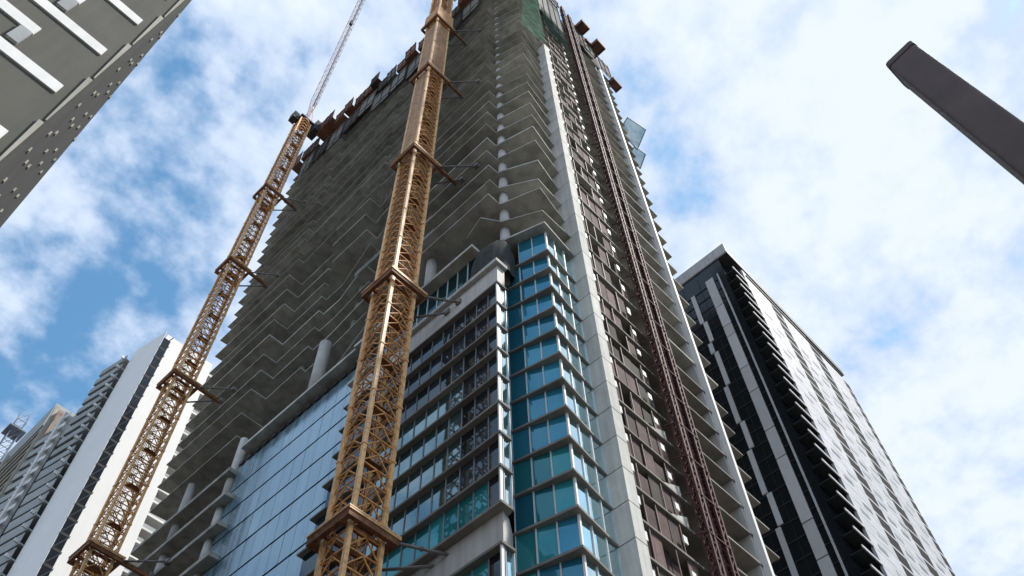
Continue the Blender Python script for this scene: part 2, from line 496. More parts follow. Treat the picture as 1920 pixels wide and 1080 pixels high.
# corner mullions of the bay, storey by storey
for k in range(8, 23):
    z0 = Z(k) + TH; z1 = Z(k + 1) if k < 22 else 79.1
    MB().prism([(33.93, 25.24), (33.96, 25.10), (34.12, 25.09), (34.14, 25.20), (34.03, 25.32)], z0, z1).build('corner_post', 'white', T)

# ---- podium block (long left face)
for k in range(7, 20):
    z0 = Z(k) + TH; z1 = Z(k + 1)
    ye = min(YEND.get(k, 53.5 if k < 14 else 48.5), YEND.get(k + 1, 99)) - 0.3
    if k == 11:
        MB().prism([(30.35, 53), (30.35, 28.35), (31.2, 28.6), (32.5, 29.5), (32.6, 29.9), (31.6, 29.6), (30.8, 28.9), (30.7, 53)], z0, z1).build('recessed_wall', 'white_stone', T)
        continue
    for j in range(10):
        y1 = 28.0 + 1.42 * j; y2 = y1 + 1.42
        window((30.18, y2), (30.18, y1), z0, z1, ('teal_gr' if j > 0 else 'darkgl') if k <= 12 else ('palegl' if k <= 16 and j > 2 else 'darkgl'), 0.03, name='podium_window', fd=0.05, framem='mull')
    gs = MB().box(30.18, 30.28, 42.22, ye, z0, z1).build('glazing_strip', 'darkgl', T)
    # narrow end face looking at the street corner
    MB().box(29.78, 29.98, 27.98, 28.10, z0, z1).build('corner_post', 'white', T)
    window((29.98, 28.05), (30.95, 28.05), z0, z1, 'teal_refl', 0.05, name='end_window')
# upper white parapet band and its capping slab
MB().box(30.0, 30.35, 28.1, 48.3, Z(20) + TH, 71.25).box(30.352, 30.95, 28.1, 28.45, Z(20) + TH, 71.25).build('parapet_band', 'white_stone', T)
MB().prism([(34.6, 48.5), (29.55, 48.5), (29.55, 27.75), (31.0, 27.75), (31.3, 29.4), (34.6, 31)], 71.25, 71.75).build('roof_slab', 'conc_lt', T)
# set-back storey on the podium roof
for j in range(7):
    y1 = 31.4 + 1.45 * j
    window((30.85, y1 + 1.45), (30.85, y1), 72.15, 78.3, 'teal_dk', 0.05, name='podium_window')
MB().box(30.8, 31.0, 31.4, 48.4, 71.75, 72.15).build('upstand', 'conc', T)
MB().box(30.9, 31.0, 41.55, 48.4, 72.15, 78.3).build('glazing_strip', 'darkgl', T)
# terrace slab over glass hall
MB().prism([(36, 31.2), (36, 69), (30.0, 69), (30.0, 49), (29.7, 49), (29.7, 31.2)], 78.3, 78.75).build('terrace_slab', 'conc', T)

# ---- glass curtain wall (big pale blue hall)
lv = [77.2] + [73.1 - 3.72 * i for i in range(9)]
for i in range(len(lv) - 1):
    for j in range(12):
        y0 = 49.2 + j * 1.785
        p = MB()
        t = J(0.012); q = J(0.008)
        p.add([(31.2 + t, y0 + .015, lv[i + 1] + .14), (31.2 - t, y0 + 1.77, lv[i + 1] + .14), (31.2 - t + q, y0 + 1.77, lv[i] - .14), (31.2 + t + q, y0 + .015, lv[i] - .14),
               (31.32, y0 + .015, lv[i + 1] + .14), (31.32, y0 + 1.77, lv[i + 1] + .14), (31.32, y0 + 1.77, lv[i] - .14), (31.32, y0 + .015, lv[i] - .14)],
              [(0, 1, 2, 3), (4, 7, 6, 5), (0, 4, 5, 1), (3, 2, 6, 7), (0, 3, 7, 4), (1, 5, 6, 2)])
        p.build('glass_panel', 'bluegl', T)
MB().box(31.33, 31.6, 49, 70.8, 30, 77.6).build('curtain_backing', 'dkmetal', T)
for j in range(14):
    MB().box(31.02, 31.22, 50.2 + j * 1.5, 50.9 + j * 1.5, 77.25, 77.75).build('fixing_bracket', 'dkmetal', T)

# ---- open floors left of the glass hall
for i, z in enumerate([75.9 - 4.5 * j for j in range(9)]):
    ye = [70.4, 69.3, 68.8, 68.3, 67.9, 67.5, 67, 67, 67][i]
    MB().prism([(36, 90), (30.1, 90), (30.1, ye), (31.2 if i else 31.0, ye - .1 if i else ye), (36, ye + .4)], z, z + .55).build('floor_slab', 'conc', T)
    MB().tube((31.3, 71.6, z - 4.0), (31.3, 71.6, z + (.0 if i else 6.8)), 0.55, 14).build('round_column', 'conc_lt', T)
    MB().tube((31.3, 82.2, z - 4.0), (31.3, 82.2, z + (.0 if i else 6.8)), 0.55, 14).build('round_column', 'conc_lt', T)
# tall columns under the tower floors on the terrace
MB().tube((32.1, 59.6, 78.75), (32.1, 59.6, 91.6), 0.78, 20).build('round_column', 'conc_lt', T)
MB().tube((31.6, 39.6, 78.75), (31.6, 39.6, 87.4), 0.62, 20).build('round_column', 'conc_lt', T)
MB().box(31.9, 32.3, 64.6, 66.4, 78.75, 83.3).build('concrete_stub', 'conc_lt', T)

# ---- tower floors
U = [79.1 + 4.15 * i for i in range(12)] + [128.6 + 3.62 * i for i in range(16)]
RD = [41.2, 42.0, 41.4, 42.3, 41.9, 41.1, 41.0, 41.1, 41.0, 40.9]
RA = [36.44, 36.55, 36.48, 36.6, 36.3, 36.36, 36.46, 36.37, 36.43, 36.5]
RE = [0.2, 0.25, 0.7, 0.75, 0.85, 0.4, 0.5, 0.45, 0.5, 0.4]
for i, z in enumerate(U):
    D = RD[i] if i < 10 else 40.9 + 0.35 * math.sin(i * 1.3)
    a = D2R(RA[i] if i < 10 else 36.5 + 0.1 * math.sin(i * 2.1))
    rx, ry = D * math.cos(a), D * math.sin(a)
    re = 24.75 + (RE[i] if i < 10 else 0.4)
    wv = 0.18 * math.sin(i * 0.8)
    x1 = 30.1 + wv * 0.5 + J(.28)
    x2 = min(32.3, max(29.7, 32.2 - 0.125 * (z - 100)))
    y2 = 53.6 - max(0, (105 - z)) * 0.10 + J(.5)
    x2 += J(.25)
    x3 = 30.1 + 0.2 * math.sin(i * 1.7) + J(.2)
    y3 = 72.3 + 0.2 * math.sin(i) + J(.5)
    poly = [(62.2, 24.5), (62.2, 88), (36, 90)]
    if i >= 11:
        e = 0.35 * math.sin(i * 2.3)
        poly += [(x3, 90.5), (x3, y3), (30.9 + e, y3), (30.7 + e, 66), (30.1 + .1 * e, 52.5 + e), (30.5, 52.5 + e)]
    elif i >= 1:
        poly += [(x3, 90.5), (x3, y3), (32.25, y3)]
        if i >= 3:
            yb = 64.5 + 0.5 * math.sin(i * 0.9)
            poly += [(32.15, yb), (32.95, yb), (min(x2 + .05, 32.5) if x2 < 31 else 32.95, yb - 3.5), (x2, y2), (x2 + 2.0, y2)]
        else:
            poly += [(36.2, y3)]
    if i >= 2:
        poly += [(x1 + .1, 41.0), (x1, 29.3 - wv), (31.7, 29.25 - wv)]
    elif i == 1:
        poly += [(36.2, 36), (30.6, 33), (29.9, 30.2)]
    else:
        poly += [(36.2, 32.4), (32.2, 29.9)]
    poly += [(31.75, 28.95), (rx, ry), (38.25, re), (38.25, 24.5)]
    MB().prism(poly, z, z + (random.choice((0.17, 0.22, 0.30)) if i < 11 else random.choice((.05, .08, .12)))).build('floor_slab', 'conc', T)
# round corner column running up through the balconies
for i, z in enumerate(U[:-1]):
    MB().tube((32.80, 29.47, z + .37), (32.80, 29.47, U[i + 1]), 0.54, 16).build('corner_column', 'white_stone', T)
MB().tube((32.80, 29.47, 72), (32.80, 29.47, 79.1), 0.5, 16).build('corner_column', 'conc_lt', T)
# inner columns behind the left balconies
for y in (36.5, 46.0, 57.0, 67.5, 78.0, 87.0):
    MB().tube((33.9, y, 91.8), (33.9, y, 182), 0.45, 12).build('inner_column', 'conc', T)

for i in range(2, 20):
    z0, z1 = U[i] + .37, U[i + 1] - .003
    for n in range(random.choice((0, 1, 2, 2))):
        yb = random.choice((random.uniform(31, 50), random.uniform(31, 50), random.uniform(73.5, 88)))
        kind = random.random()
        if kind < .35:
            w = random.uniform(2, 5)
            MB().box(30.75, 30.82, yb, yb + w, z0 - .05, z0 + random.uniform(1.0, 2.2)).build('edge_screen', random.choice(['mauve', 'ply', 'gply']), T)
        elif kind < .7:
            for q in range(random.choice((3, 4, 5))):
                MB().tube((30.9 + J(.1), yb + q * 1.1, z0 - .1), (30.9 + J(.1), yb + q * 1.1, z1), .05, 6).build('steel_prop', 'scaf', T)
for (xx, yy, zq) in []:
    pass

# ---- precast corner pier: grey flank and white front, one piece per storey
zz = [Z(k) for k in range(6, 23)] + U
for i in range(len(zz) - 1):
    if zz[i] > 150: break
    w = 0.0 if zz[i] < 79 else 0.0
    MB().box(38.2, 39.45, 23.9, 27.4, zz[i] + 0.05, zz[i + 1] - 0.05).build('precast_pier', 'precast', T)
MB().box(38.32, 39.35, 24.02, 27.3, 15, 150).build('pier_joint', 'joint', T)

# ---- right face: brown shuttered zone, hoist zone and open balconies
LVL = [Z(k) for k in range(7, 23)] + U
for i in range(len(LVL) - 1):
    z0 = LVL[i] + TH; z1 = LVL[i + 1]
    h = z1 - z0
    # timber shutter panels between the slabs
    xs = [39.9, 41.3, 42.8, 44.3, 45.7, 47.0]
    for j in range(5):
        if random.random() < 0.10:
            continue
        dpt = 24.72 + random.choice((0, 0.0, 0.0, 0.06, 0.1, 0.5))
        top = z1 - (random.choice((0, 0, 0, 0.2, 0.8)))
        MB().box(xs[j] + .05, xs[j + 1] - .05, dpt, dpt + .06, z0 + .02, top).build('shutter_panel', random.choice(['mauve', 'mauve', 'mauve', 'olive']), T)
    for x in (xs[1], xs[3]) if i % 2 else (xs[2], xs[4], xs[1]):
        MB().box(x - .045, x + .045, 24.60, 24.69, z0, z1).build('scaffold_post', 'scaf', T)
    # white plates hung beside the pier and in the middle of the bay
    if z0 > 30 and z0 < 168:
        if z0 < 152:
            MB().box(39.75, 40.22, 24.22, 24.34, z0 + h * .30, z0 + h * .55).build('white_plate', 'white', T)
        MB().box(45.25, 45.75, 24.28, 24.40, z0 + h * .25, z0 + h * .48).build('white_plate', 'white', T)
    # concrete upstand beside the hoist on the lower floors
    if z0 < 60 and i % 3:
        MB().add([(44.6, 24.54, z0), (47.05, 24.54, z0), (47.05, 24.54, z0 + 1.2), (44.6, 24.7, z0), (47.05, 24.7, z0), (47.05, 24.7, z0 + 1.2)],
                 [(0, 1, 2), (3, 5, 4), (0, 3, 4, 1), (1, 4, 5, 2), (2, 5, 3, 0)]).build('upstand', 'conc', T)
    if z0 < 74:
        MB().add([(51.0, 24.5, z0), (52.2, 24.5, z0), (51.0, 24.5, z0 + 1.15), (51.0, 24.66, z0), (52.2, 24.66, z0), (51.0, 24.66, z0 + 1.15)],
                 [(0, 1, 2), (3, 5, 4), (0, 3, 4, 1), (1, 4, 5, 2), (2, 5, 3, 0)]).build('stair_upstand', 'conc_lt', T)
    # side partition behind the white fin
    MB().box(57.75, 57.98, 24.62, 27.6, z0, z1).build('partition_wall', 'conc_lt', T)
    if z0 < 76:
        MB().box(58.75, 60.0, 25.5, 25.7, z0, z0 + h * 0.92).build('white_wall', 'white', T)
    else:
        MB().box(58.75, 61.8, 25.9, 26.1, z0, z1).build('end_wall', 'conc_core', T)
MB().box(58.15, 58.6, 24.0, 24.9, 20, 181).build('white_fin', 'white', T)

# ---- roof edge
MB().prism([(62, 24.7), (62, 90), (30.4, 90), (30.4, 62), (30.4, 30), (33, 24.9)], 183.3, 183.7).build('roof_slab', 'conc', T)
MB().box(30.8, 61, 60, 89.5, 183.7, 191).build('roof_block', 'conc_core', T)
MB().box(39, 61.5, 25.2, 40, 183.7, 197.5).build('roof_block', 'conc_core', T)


# ================================================================== formwork panels round the top
def panel(name, m, a, b, z0, z1, th, label, cat, group, tilt=0.0, deck=0.0):
    d = Vector((b[0] - a[0], b[1] - a[1])); ln = d.length; d.normalize()
    n = Vector((d.y, -d.x))
    P = lambda t, o: (a[0] + d.x * t + n.x * o, a[1] + d.y * t + n.y * o)
    cx = P(ln / 2, 0)
    t = thing(name, (cx[0], cx[1], z0), label, cat, group)
    sh = MB()
    q = [P(0, 0), P(ln, 0), P(ln, -th), P(0, -th)]
    o2 = tilt
    q2 = [P(0, o2), P(ln, o2), P(ln, o2 - th), P(0, o2 - th)]
    sh.add([(x, y, z0) for x, y in q] + [(x, y, z1) for x, y in q2],
           [(0, 3, 2, 1), (4, 5, 6, 7), (0, 1, 5, 4), (1, 2, 6, 5), (2, 3, 7, 6), (3, 0, 4, 7)])
    sh.build('sheet', m, t)
    for k in range(3):
        fr = MB()
        tt = 0.12 + (ln - 0.24) * k / 2
        p0 = P(tt, 0.05); p1 = P(tt, o2 + 0.05)
        fr.bar((p0[0], p0[1], z0), (p1[0], p1[1], z1), 0.14, 0.1)
        fr.build('soldier_beam', 'dply', t)
    for s in (0.15, 0.8):
        wl = MB()
        z = z0 + (z1 - z0) * s
        p0 = P(0, 0.13 + o2 * s); p1 = P(ln, 0.13 + o2 * s)
        wl.bar((p0[0], p0[1], z), (p1[0], p1[1], z), 0.1, 0.16)
        wl.build('waler', 'rust', t)
    if deck:
        MB().prism([P(0, -th - .003), P(ln, -th - .003), P(ln, -th - deck), P(0, -th - deck)], z0, z0 + .15).build('deck', m, t)
    return t


ORD = ['first', 'second', 'third', 'fourth', 'fifth', 'sixth', 'seventh', 'eighth', 'ninth', 'tenth', 'eleventh', 'twelfth', 'thirteenth', 'fourteenth', 'fifteenth', 'sixteenth', 'seventeenth', 'eighteenth', 'nineteenth', 'twentieth', 'twenty first', 'twenty second', 'twenty third']
NM = {'ply': 'brown', 'dply': 'dark', 'gply': 'grey'}
G1 = 'brown formwork panels along the left roof edge'
G2 = 'grey screen panels hung below the left roof edge'
y = 30.0
i = 0
tops = lambda yy: 184.5 if yy < 59 else 191.5
words = ['beside the right crane mast', 'left of the right crane mast', 'in the middle of the roof edge', 'near the left crane top']
while y < 89:
    w = 3.0 + J(0.3)
    top = tops(y) + J(0.7)
    jut = 0.8 + max(0, J(0.9))
    if 74 < y < 80: jut = 2.3; top = 193.4
    m = random.choice(['ply', 'ply', 'ply', 'ply', 'dply', 'gply'])
    if 66 < y < 80: m = 'ply'
    x = 29.9 - jut
    panel('formwork_panel', m, (x, y + w - .08), (x, y), top - 4.6 + J(0.6), top, 0.09,
          NM[m] + ' formwork panel on the left roof edge, ' + ORD[i] + ' from the balcony corner', 'formwork', G1, tilt=0.15 + J(0.1), deck=jut + .9)
    y += w
    i += 1
y = 31.0
i = 0
while y < 86:
    w = 5.2 + J(0.5)
    top = tops(y) - 5.4 + J(0.5)
    m = random.choice(['gply', 'gply', 'gply', 'dply'])
    panel('screen_panel', m, (29.55 + J(.15), y + w - .35), (29.55 + J(.15), y), top - 8.5 + J(0.8), top, 0.07,
          NM[m] + ' screen panel hung just under the left roof edge, ' + ORD[i] + ' from the balcony corner', 'screen', G2)
    y += w
    i += 1
G3 = 'dark screens on the right roof edge'
RSL = ['dark screen above the green net at the topmost corner of the unfinished tower', 'grey screen on the top floors just right of the corner pier', 'grey screen on the top floors just left of the hoist mast head', 'long dark screen along the roof edge between corner and hoist head', 'dark screen behind the platform nearest the hoist mast head', 'grey screen behind the grey brown platform on the right roof edge', 'dark screen right of the white fin top at the far roof corner']
for n_, (xa, xb, za, zb, m, yy) in enumerate([(33.6, 38.0, 184, 190, 'dply', 24.2), (39.0, 42.8, 176, 197, 'gply', 24.0), (42.9, 46.6, 172, 198, 'gply', 24.05), (38.9, 46.7, 196.5, 201, 'dply', 23.7),
                                (51.6, 54.2, 186, 198.5, 'dply', 23.9), (54.3, 57.6, 187, 197, 'gply', 23.9), (58.8, 62.5, 182, 192, 'dply', 23.9)]):
    panel('screen_panel', m, (xa, yy), (xb, yy), za, zb, 0.07, RSL[n_], 'screen', G3)
for yy, zt in [(26.5, 190), (33, 188)]:
    pass


# jutting loading platforms
def platform(x0, x1, z, out, label, y0=24.4):
    t = thing('loading_platform', ((x0 + x1) / 2, y0, z), label, 'loading platform', 'loading platforms jutting from the top of the tower')
    MB().box(x0, x1, y0 - out, y0 + 0.5, z, z + .18).build('deck', 'ply', t)
    MB().box(x0, x0 + .08, y0 - out, y0 + .3, z + .19, z + 1.5).box(x1 - .08, x1, y0 - out, y0 + .3, z + .19, z + 1.5).box(x0 + .09, x1 - .09, y0 - out, y0 - out + .08, z + .19, z + 1.5).build('side_board', 'ply', t)
    m = MB()
    for x in (x0 + .3, x1 - .3):
        m.bar((x, y0 - out, z - .1), (x, y0 + .6, z - .1), .16)
    m.build('support_beam', 'dply', t)
    return t


platform(52.3, 54.9, 196.5, 2.6, 'brown loading platform nearest the hoist mast, jutting from the right roof edge')
platform(55.2, 57.0, 193.0, 1.0, 'small brown loading platform between two larger ones on the right roof edge')
platform(57.0, 59.8, 193.5, 2.6, 'grey-brown loading platform jutting above the white fin on the right roof edge')
platform(61.9, 64.6, 181.0, 1.2, 'brown loading platform lowest on the far right corner of the tower top')


# safety nets
def net(pts, m, label, n=8, name='safety_net', sag=0.5, bars=True):
    a, b, c, d = [Vector(p) for p in pts]
    cen = (a + b + c + d) / 4
    t = thing(name, tuple(cen), label, 'safety net', None)
    nrm = (b - a).cross(d - a).normalized()
    mb = MB(); vs = []; fs = []
    for i in range(n + 1):
        for j in range(n + 1):
            u, v = i / n, j / n
            p = a * (1 - u) * (1 - v) + b * u * (1 - v) + c * u * v + d * (1 - u) * v
            p = p + nrm * (sag * math.sin(math.pi * u) * math.sin(math.pi * v) + 0.12 * math.sin(7 * u + 5 * v) * sag)
            vs.append(p)
    for i in range(n):
        for j in range(n):
            q = i * (n + 1) + j
            fs.append((q, q + 1, q + n + 2, q + n + 1))
    mb.add(vs, fs, True).build('netting', m, t)
    if bars:
        f = MB()
        for p, q in ((a, b), (b, c), (c, d), (d, a)):
            f.bar(p, q, 0.12)
        f.build('edge_tube', 'dkmetal', t)
    return t


net([(33.3, 24.3, 150), (38.4, 23.7, 150), (38.6, 23.6, 186), (34.6, 24.0, 184)], 'net', 'green safety net hanging over the balconies at the top corner of the unfinished tower', sag=0.8, bars=False)
net([(39.6, 23.85, 166), (46.6, 23.85, 164), (46.6, 23.8, 176), (39.6, 23.8, 178)], 'net3', 'dull green net stretched between the pier top and the hoist mast', sag=0.3, bars=False)
net([(62.3, 26, 158), (62.4, 23.6, 160.5), (67.2, 22.8, 161.5), (67.6, 26, 157.5)], 'net2', 'teal catch net tilted out from the far right side of the tower, upper of two', sag=0.5)
net([(62.3, 26, 146), (62.4, 24.2, 147.5), (65.6, 24, 149), (65.8, 26, 146)], 'net2', 'pale teal catch net on the far right side of the tower, lower of two', sag=0.6)

# debris tarp heaped on the podium corner
tt = thing('debris_tarp', (31.0, 30.2, 71.75), 'dark grey debris tarpaulin draped over the podium corner below the balconies', 'tarpaulin')
mb = MB(); vs = []; fs = []
NU, NV = 26, 14
for i in range(NU):
    a = 2 * math.pi * i / NU
    for j in range(NV + 1):
        v = j / NV
        r = math.sin(v * math.pi / 2) ** 0.62
        hz = math.cos(v * math.pi / 2) ** 0.55
        fold = 1 + 0.06 * math.sin(a * 7 + v * 2) * v + 0.04 * math.sin(a * 13 + 1)
        x = 31.35 + 1.75 * r * fold * math.cos(a) + 0.5 * (1 - v)
        yq = 30.1 + 2.25 * r * fold * math.sin(a) - 0.5 * (1 - v)
        z = 71.76 + 6.6 * hz * (1 + 0.05 * math.sin(3 * a + 1)) + 0.25 * math.sin(a) * (1 - v)
        vs.append((x, yq, z))
for i in range(NU):
    for j in range(NV):
        p = i * (NV + 1) + j; q = ((i + 1) % NU) * (NV + 1) + j
        fs.append((p, q, q + 1, p + 1))
mb.add(vs, fs, True).build('cloth', 'tarp', tt)



# ================================================================== TOWER CRANES
def mast_section(H, S, parent, loc):
    """one 6 m lattice piece: four legs, horizontals with inverted-V braces on all faces, ladder; origin at its front corner"""
    lw = 0.30
    legs = MB()
    for x in (0, S):
        for yv in (0, S):
            legs.box(x - lw / 2, x + lw / 2, yv - lw / 2, yv + lw / 2, 0, H)
            legs.box(x - lw * .68, x + lw * .68, yv - lw * .68, yv + lw * .68, -0.09, 0.09)
    o = legs.build('mast_section', 'crane_lt', None)
    n = 4
    br = MB()
    w = 0.10
    cs = [(0, 0), (S, 0), (S, S), (0, S)]
    for fi in range(4):
        a = Vector((*cs[fi], 0)); b = Vector((*cs[(fi + 1) % 4], 0))
        d = (b - a).normalized()
        a2 = a + d * lw / 2; b2 = b - d * lw / 2
        mid = (a + b) / 2
        for k in range(n):
            z = H * k / n
            zt = H * (k + 1) / n
            up = Vector((0, 0, 1))
            br.bar(a2 + up * (zt - .12), b2 + up * (zt - .12), w, w)
            br.bar(a2 + up * (z + .05), mid + up * (zt - .2), w * .85, w * .85)
            br.bar(b2 + up * (z + .05), mid + up * (zt - .2), w * .85, w * .85)
    br.build('bracing', 'crane', o)
    ld = MB()
    for x in (S * .36, S * .54):
        ld.box(x, x + .06, S * .66, S * .66 + .06, 0, H)
    for k in range(18):
        ld.box(S * .36, S * .57, S * .66 + .07, S * .66 + .11, 0.2 + k * H / 18, 0.25 + k * H / 18)
    ld.box(S * .30, S * .95, S * .3, S * .62, H - .08, H - .03)
    ld.build('ladder', 'rust', o)
    ic = MB()
    q = 0.42
    for x, yv in ((q, q), (S - q, q), (S - q, S - q), (q, S - q)):
        ic.box(x - .035, x + .035, yv - .035, yv + .035, 0, H)
    for k in range(1):
        z = H * (k + .4) / 3
        for p, r in (((q, q), (S - q, S - q)),):
            ic.bar((*p, z), (*r, z + .5 * (1 if k % 2 else -1)), .08)
    ic.build('inner_frame', 'rust', o)
    o.parent = parent
    o.location = loc
    return o


def collar(T2, fx, fy, S, z, xb, yb1, yb2, wide=True):
    """anchor frame round the mast with two tie struts and a beam to the building"""
    e = 0.78; bw = 0.34; hh = 0.62
    x0, x1, y0, y1 = fx - e, fx + S + e, fy - e, fy + S + e
    c = MB()
    c.box(x0, x1, y0, y0 + bw, z - hh, z).box(x0, x1, y1 - bw, y1, z - hh, z)
    c.box(x0, x0 + bw, y0 + bw, y1 - bw, z - hh, z).box(x1 - bw, x1, y0 + bw, y1 - bw, z - hh, z)
    for yy in (fy + .3, fy + S - .55):
        c.box(x0 + bw, x1 - bw, yy, yy + .22, z - .4, z - .05)
    o = c.build('anchor_collar', 'rust', T2)
    f = MB()
    f.box(x0 - .1, x1 + .1, y0 - .10, y0 + .1, z + .003, z + .11).box(x0 - .10, x0 + .1, y0 + .1, y1, z + .003, z + .11)
    f.box(x0 - .06, x1 + .1, y0 - .08, y0 - .005, z - .16, z - .002)
    f.build('flange', 'crane_lt', o)
    s = MB()
    s.tube((x1 - .1, y0 + .2, z - .3), (xb, yb1, z - .3), .12, 10)
    s.tube((x1 - .2, y1 - .2, z - .4), (xb, yb2, z - .4), .12, 10)
    s.box(xb - .2, xb + .35, yb1 - .3, yb1 + .3, z - .6, z).box(xb - .2, xb + .35, yb2 - .3, yb2 + .3, z - .7, z - .1)
    for t in (.35, .5):
        p = Vector((x1 - .1, y0 + .2, z - .3)).lerp(Vector((xb, yb1, z - .3)), t)
        q = Vector((x1 - .1, y0 + .2, z - .3)).lerp(Vector((xb, yb1, z - .3)), t + .03)
        s.tube(p, q, .19, 10)
    s.build('tie_strut', 'steel', o)
    if wide:
        b = MB()
        b.box(x1 - .003, xb, y0 + .05, y0 + .42, z - .66, z - .16)
        b.build('anchor_beam', 'rust', o)


def crane(fx, fy, S, ztop, collars, label, xbs):
    t = thing('tower_crane', (fx + S / 2, fy + S / 2, 0), label, 'tower crane', 'tower cranes tied to the unfinished tower')
    H = 6.0
    base = mast_section(H, S, t, (-S / 2, -S / 2, 0.14))
    n = int(round((ztop - 0.14) / H))
    for k in range(1, n):
        copy_at(base, t, (-S / 2, -S / 2, 0.14 + H * k))
    MB().box(fx - 1.2, fx + S + 1.2, fy - 1.2, fy + S + 1.2, 0.0, 0.135).build('foundation', 'conc', t)
    for (z, yb1, yb2, wide), xb in zip(collars, xbs):
        collar(t, fx, fy, S, z, xb, yb1, yb2, wide)
    return t, 0.14 + H * n


FX, FY, S = 23.95, 35.45, 2.62
c1, zt1 = crane(FX, FY, S, 186, [(41.2, 32.8, 33.4, False), (70.5, 33.0, 34.5, False), (99.4, 31.5, 34.0, True), (130.0, 31.5, 35, True), (157.0, 31.5, 35, True)],
                'nearer orange lattice crane mast in front of the middle of the unfinished tower', [31.4, 30.0, 30.3, 30.3, 30.3])
# solid climbing sleeve around the upper mast of the near crane
MB().box(FX + .17, FX + S - .17, FY - .13, FY - .09, 131, 156).build('climbing_panel', 'crane_panel', c1)
MB().box(FX - .13, FX - .09, FY + .17, FY + S - .17, 100, 156).build('climbing_panel', 'crane_panel', c1)
MB().box(FX - .55, FX + S + .55, FY - .55, FY + S + .55, 158.5, 159.1).box(FX - .5, FX + S + .5, FY - .45, FY - .37, 159.1, 164.5).box(FX - .45, FX - .37, FY - .3, FY + S + .5, 159.1, 164.5).build('climbing_cage', 'crane', c1)
MB().box(FX - .3, FX + S + .3, FY - .3, FY + S + .3, zt1 + .1, zt1 + 1.6).build('slewing_ring', 'crane', c1)
MB().box(FX + S + .3, FX + S + 1.9, FY - .2, FY + 1.6, zt1 + .2, zt1 + 2.5).build('cab', 'white', c1)

GX, GY = 23.2, 81.4
c2, zt2 = crane(GX, GY, S, 194.5, [(67.4, 77.5, 80.5, True), (97.2, 77.8, 80.5, True), (127.5, 78.0, 81, True), (155.2, 78.5, 81, True)],
                'farther orange lattice crane with thin raised jib, left of the unfinished tower', [30.0, 30.0, 30.0, 30.0])
cx, cy = GX + S / 2, GY + S / 2
MB().tube((cx, cy, zt2), (cx, cy, zt2 + 1.2), 1.5, 20).build('slewing_ring', 'rust', c2)
MB().box(cx - 1.6, cx + 1.9, cy - 1.5, cy + 1.5, zt2 + 1.2, zt2 + 1.7).build('machinery_deck', 'cw', c2)
MB().box(cx + 2.0, cx + 3.6, cy - 2.6, cy + 0.4, zt2 - 2.6, zt2 + 2.2).build('counterweight', 'cw', c2)
MB().box(cx - 3.0, cx - 1.65, cy - .6, cy + 1.3, zt2 - .6, zt2 + 2.4).build('cab', 'cw', c2)
af = MB()
ap = Vector((cx + .4, cy - .2, zt2 + 12))
for sx in (-1, 1):
    af.bar((cx + .4 + sx * .9, cy + 1.2, zt2 + 1.7), ap, .18).bar((cx + .4 + sx * .9, cy - 1.4, zt2 + 1.7), ap, .18)
for k in (.3, .6):
    af.bar(Vector((cx - .5, cy + 1.2, zt2 + 1.7)).lerp(ap, k), Vector((cx + 1.3, cy + 1.2, zt2 + 1.7)).lerp(ap, k), .12)
af.build('a_frame', 'jib', c2)
# luffing jib
jb = MB(); jb2 = MB()
p0 = Vector((cx - .2, cy - 1.6, zt2 + 2.2)); p1 = Vector((cx - 6.2, cy - 21.0, zt2 + 62))
dj = (p1 - p0).normalized(); sd_ = dj.cross(Vector((0, 0, 1))).normalized(); un = sd_.cross(dj).normalized()
NJ = 26
def jn(k, i):
    w = 1.6 * (min(1, .35 + k / 3) if k < 3 else (1 if k < NJ - 4 else max(.3, (NJ - k) / 4)))
    c = p0.lerp(p1, k / NJ)
    return [c + sd_ * w * .5 - un * .3, c - sd_ * w * .5 - un * .3, c + un * w * .75][i]
for k in range(NJ):
    for i in range(3):
        jb.bar(jn(k, i), jn(k + 1, i), .11)
        jb2.bar(jn(k, i), jn(k + 1, (i + 1) % 3), .055)
        jb2.bar(jn(k, i), jn(k, (i + 1) % 3), .055)
jo = jb.build('jib', 'jib', c2)
jb2.build('lacing', 'jib', jo)
tp = p0.lerp(p1, .97) + un * .9
MB().bar(ap, tp, .20).bar(ap + Vector((.35, 0, 0)), tp + Vector((.3, 0, 0)), .10).build('pendant_line', 'cw', c2)
hk = p0.lerp(p1, .62) - un * .6
MB().box(hk.x - .35, hk.x + .35, hk.y - .3, hk.y + .3, hk.z - 3.0, hk.z).tube(hk, p0.lerp(p1, .98), .04, 6).build('hook_block', 'cw', c2)

# ================================================================== CONSTRUCTION HOIST
ht = thing('construction_hoist', (49.1, 24.0, 0), 'dark red twin hoist mast running up the right face of the unfinished tower', 'construction hoist')


def hoist_piece(x, parent):
    m = MB(); w = 0.62; H = 6.0
    for dx in (0, w):
        for dy in (0, w):
            m.box(dx - .09, dx + .09, dy - .09, dy + .09, 0, H)
    for k in range(4):
        z = k * 1.5
        for (a, b) in (((0, 0), (w, 0)), ((0, 0), (0, w)), ((w, 0), (w, w)), ((0, w), (w, w))):
            m.bar((*a, z + .05), (*b, z + .05), .10)
            m.bar((*a, z + .08), (*b, z + 1.45), .09)
    o = m.build('mast_section', 'hoist', None)
    o.parent = parent
    o.location = (x - 49.1, -0.62, 0.15)
    return o


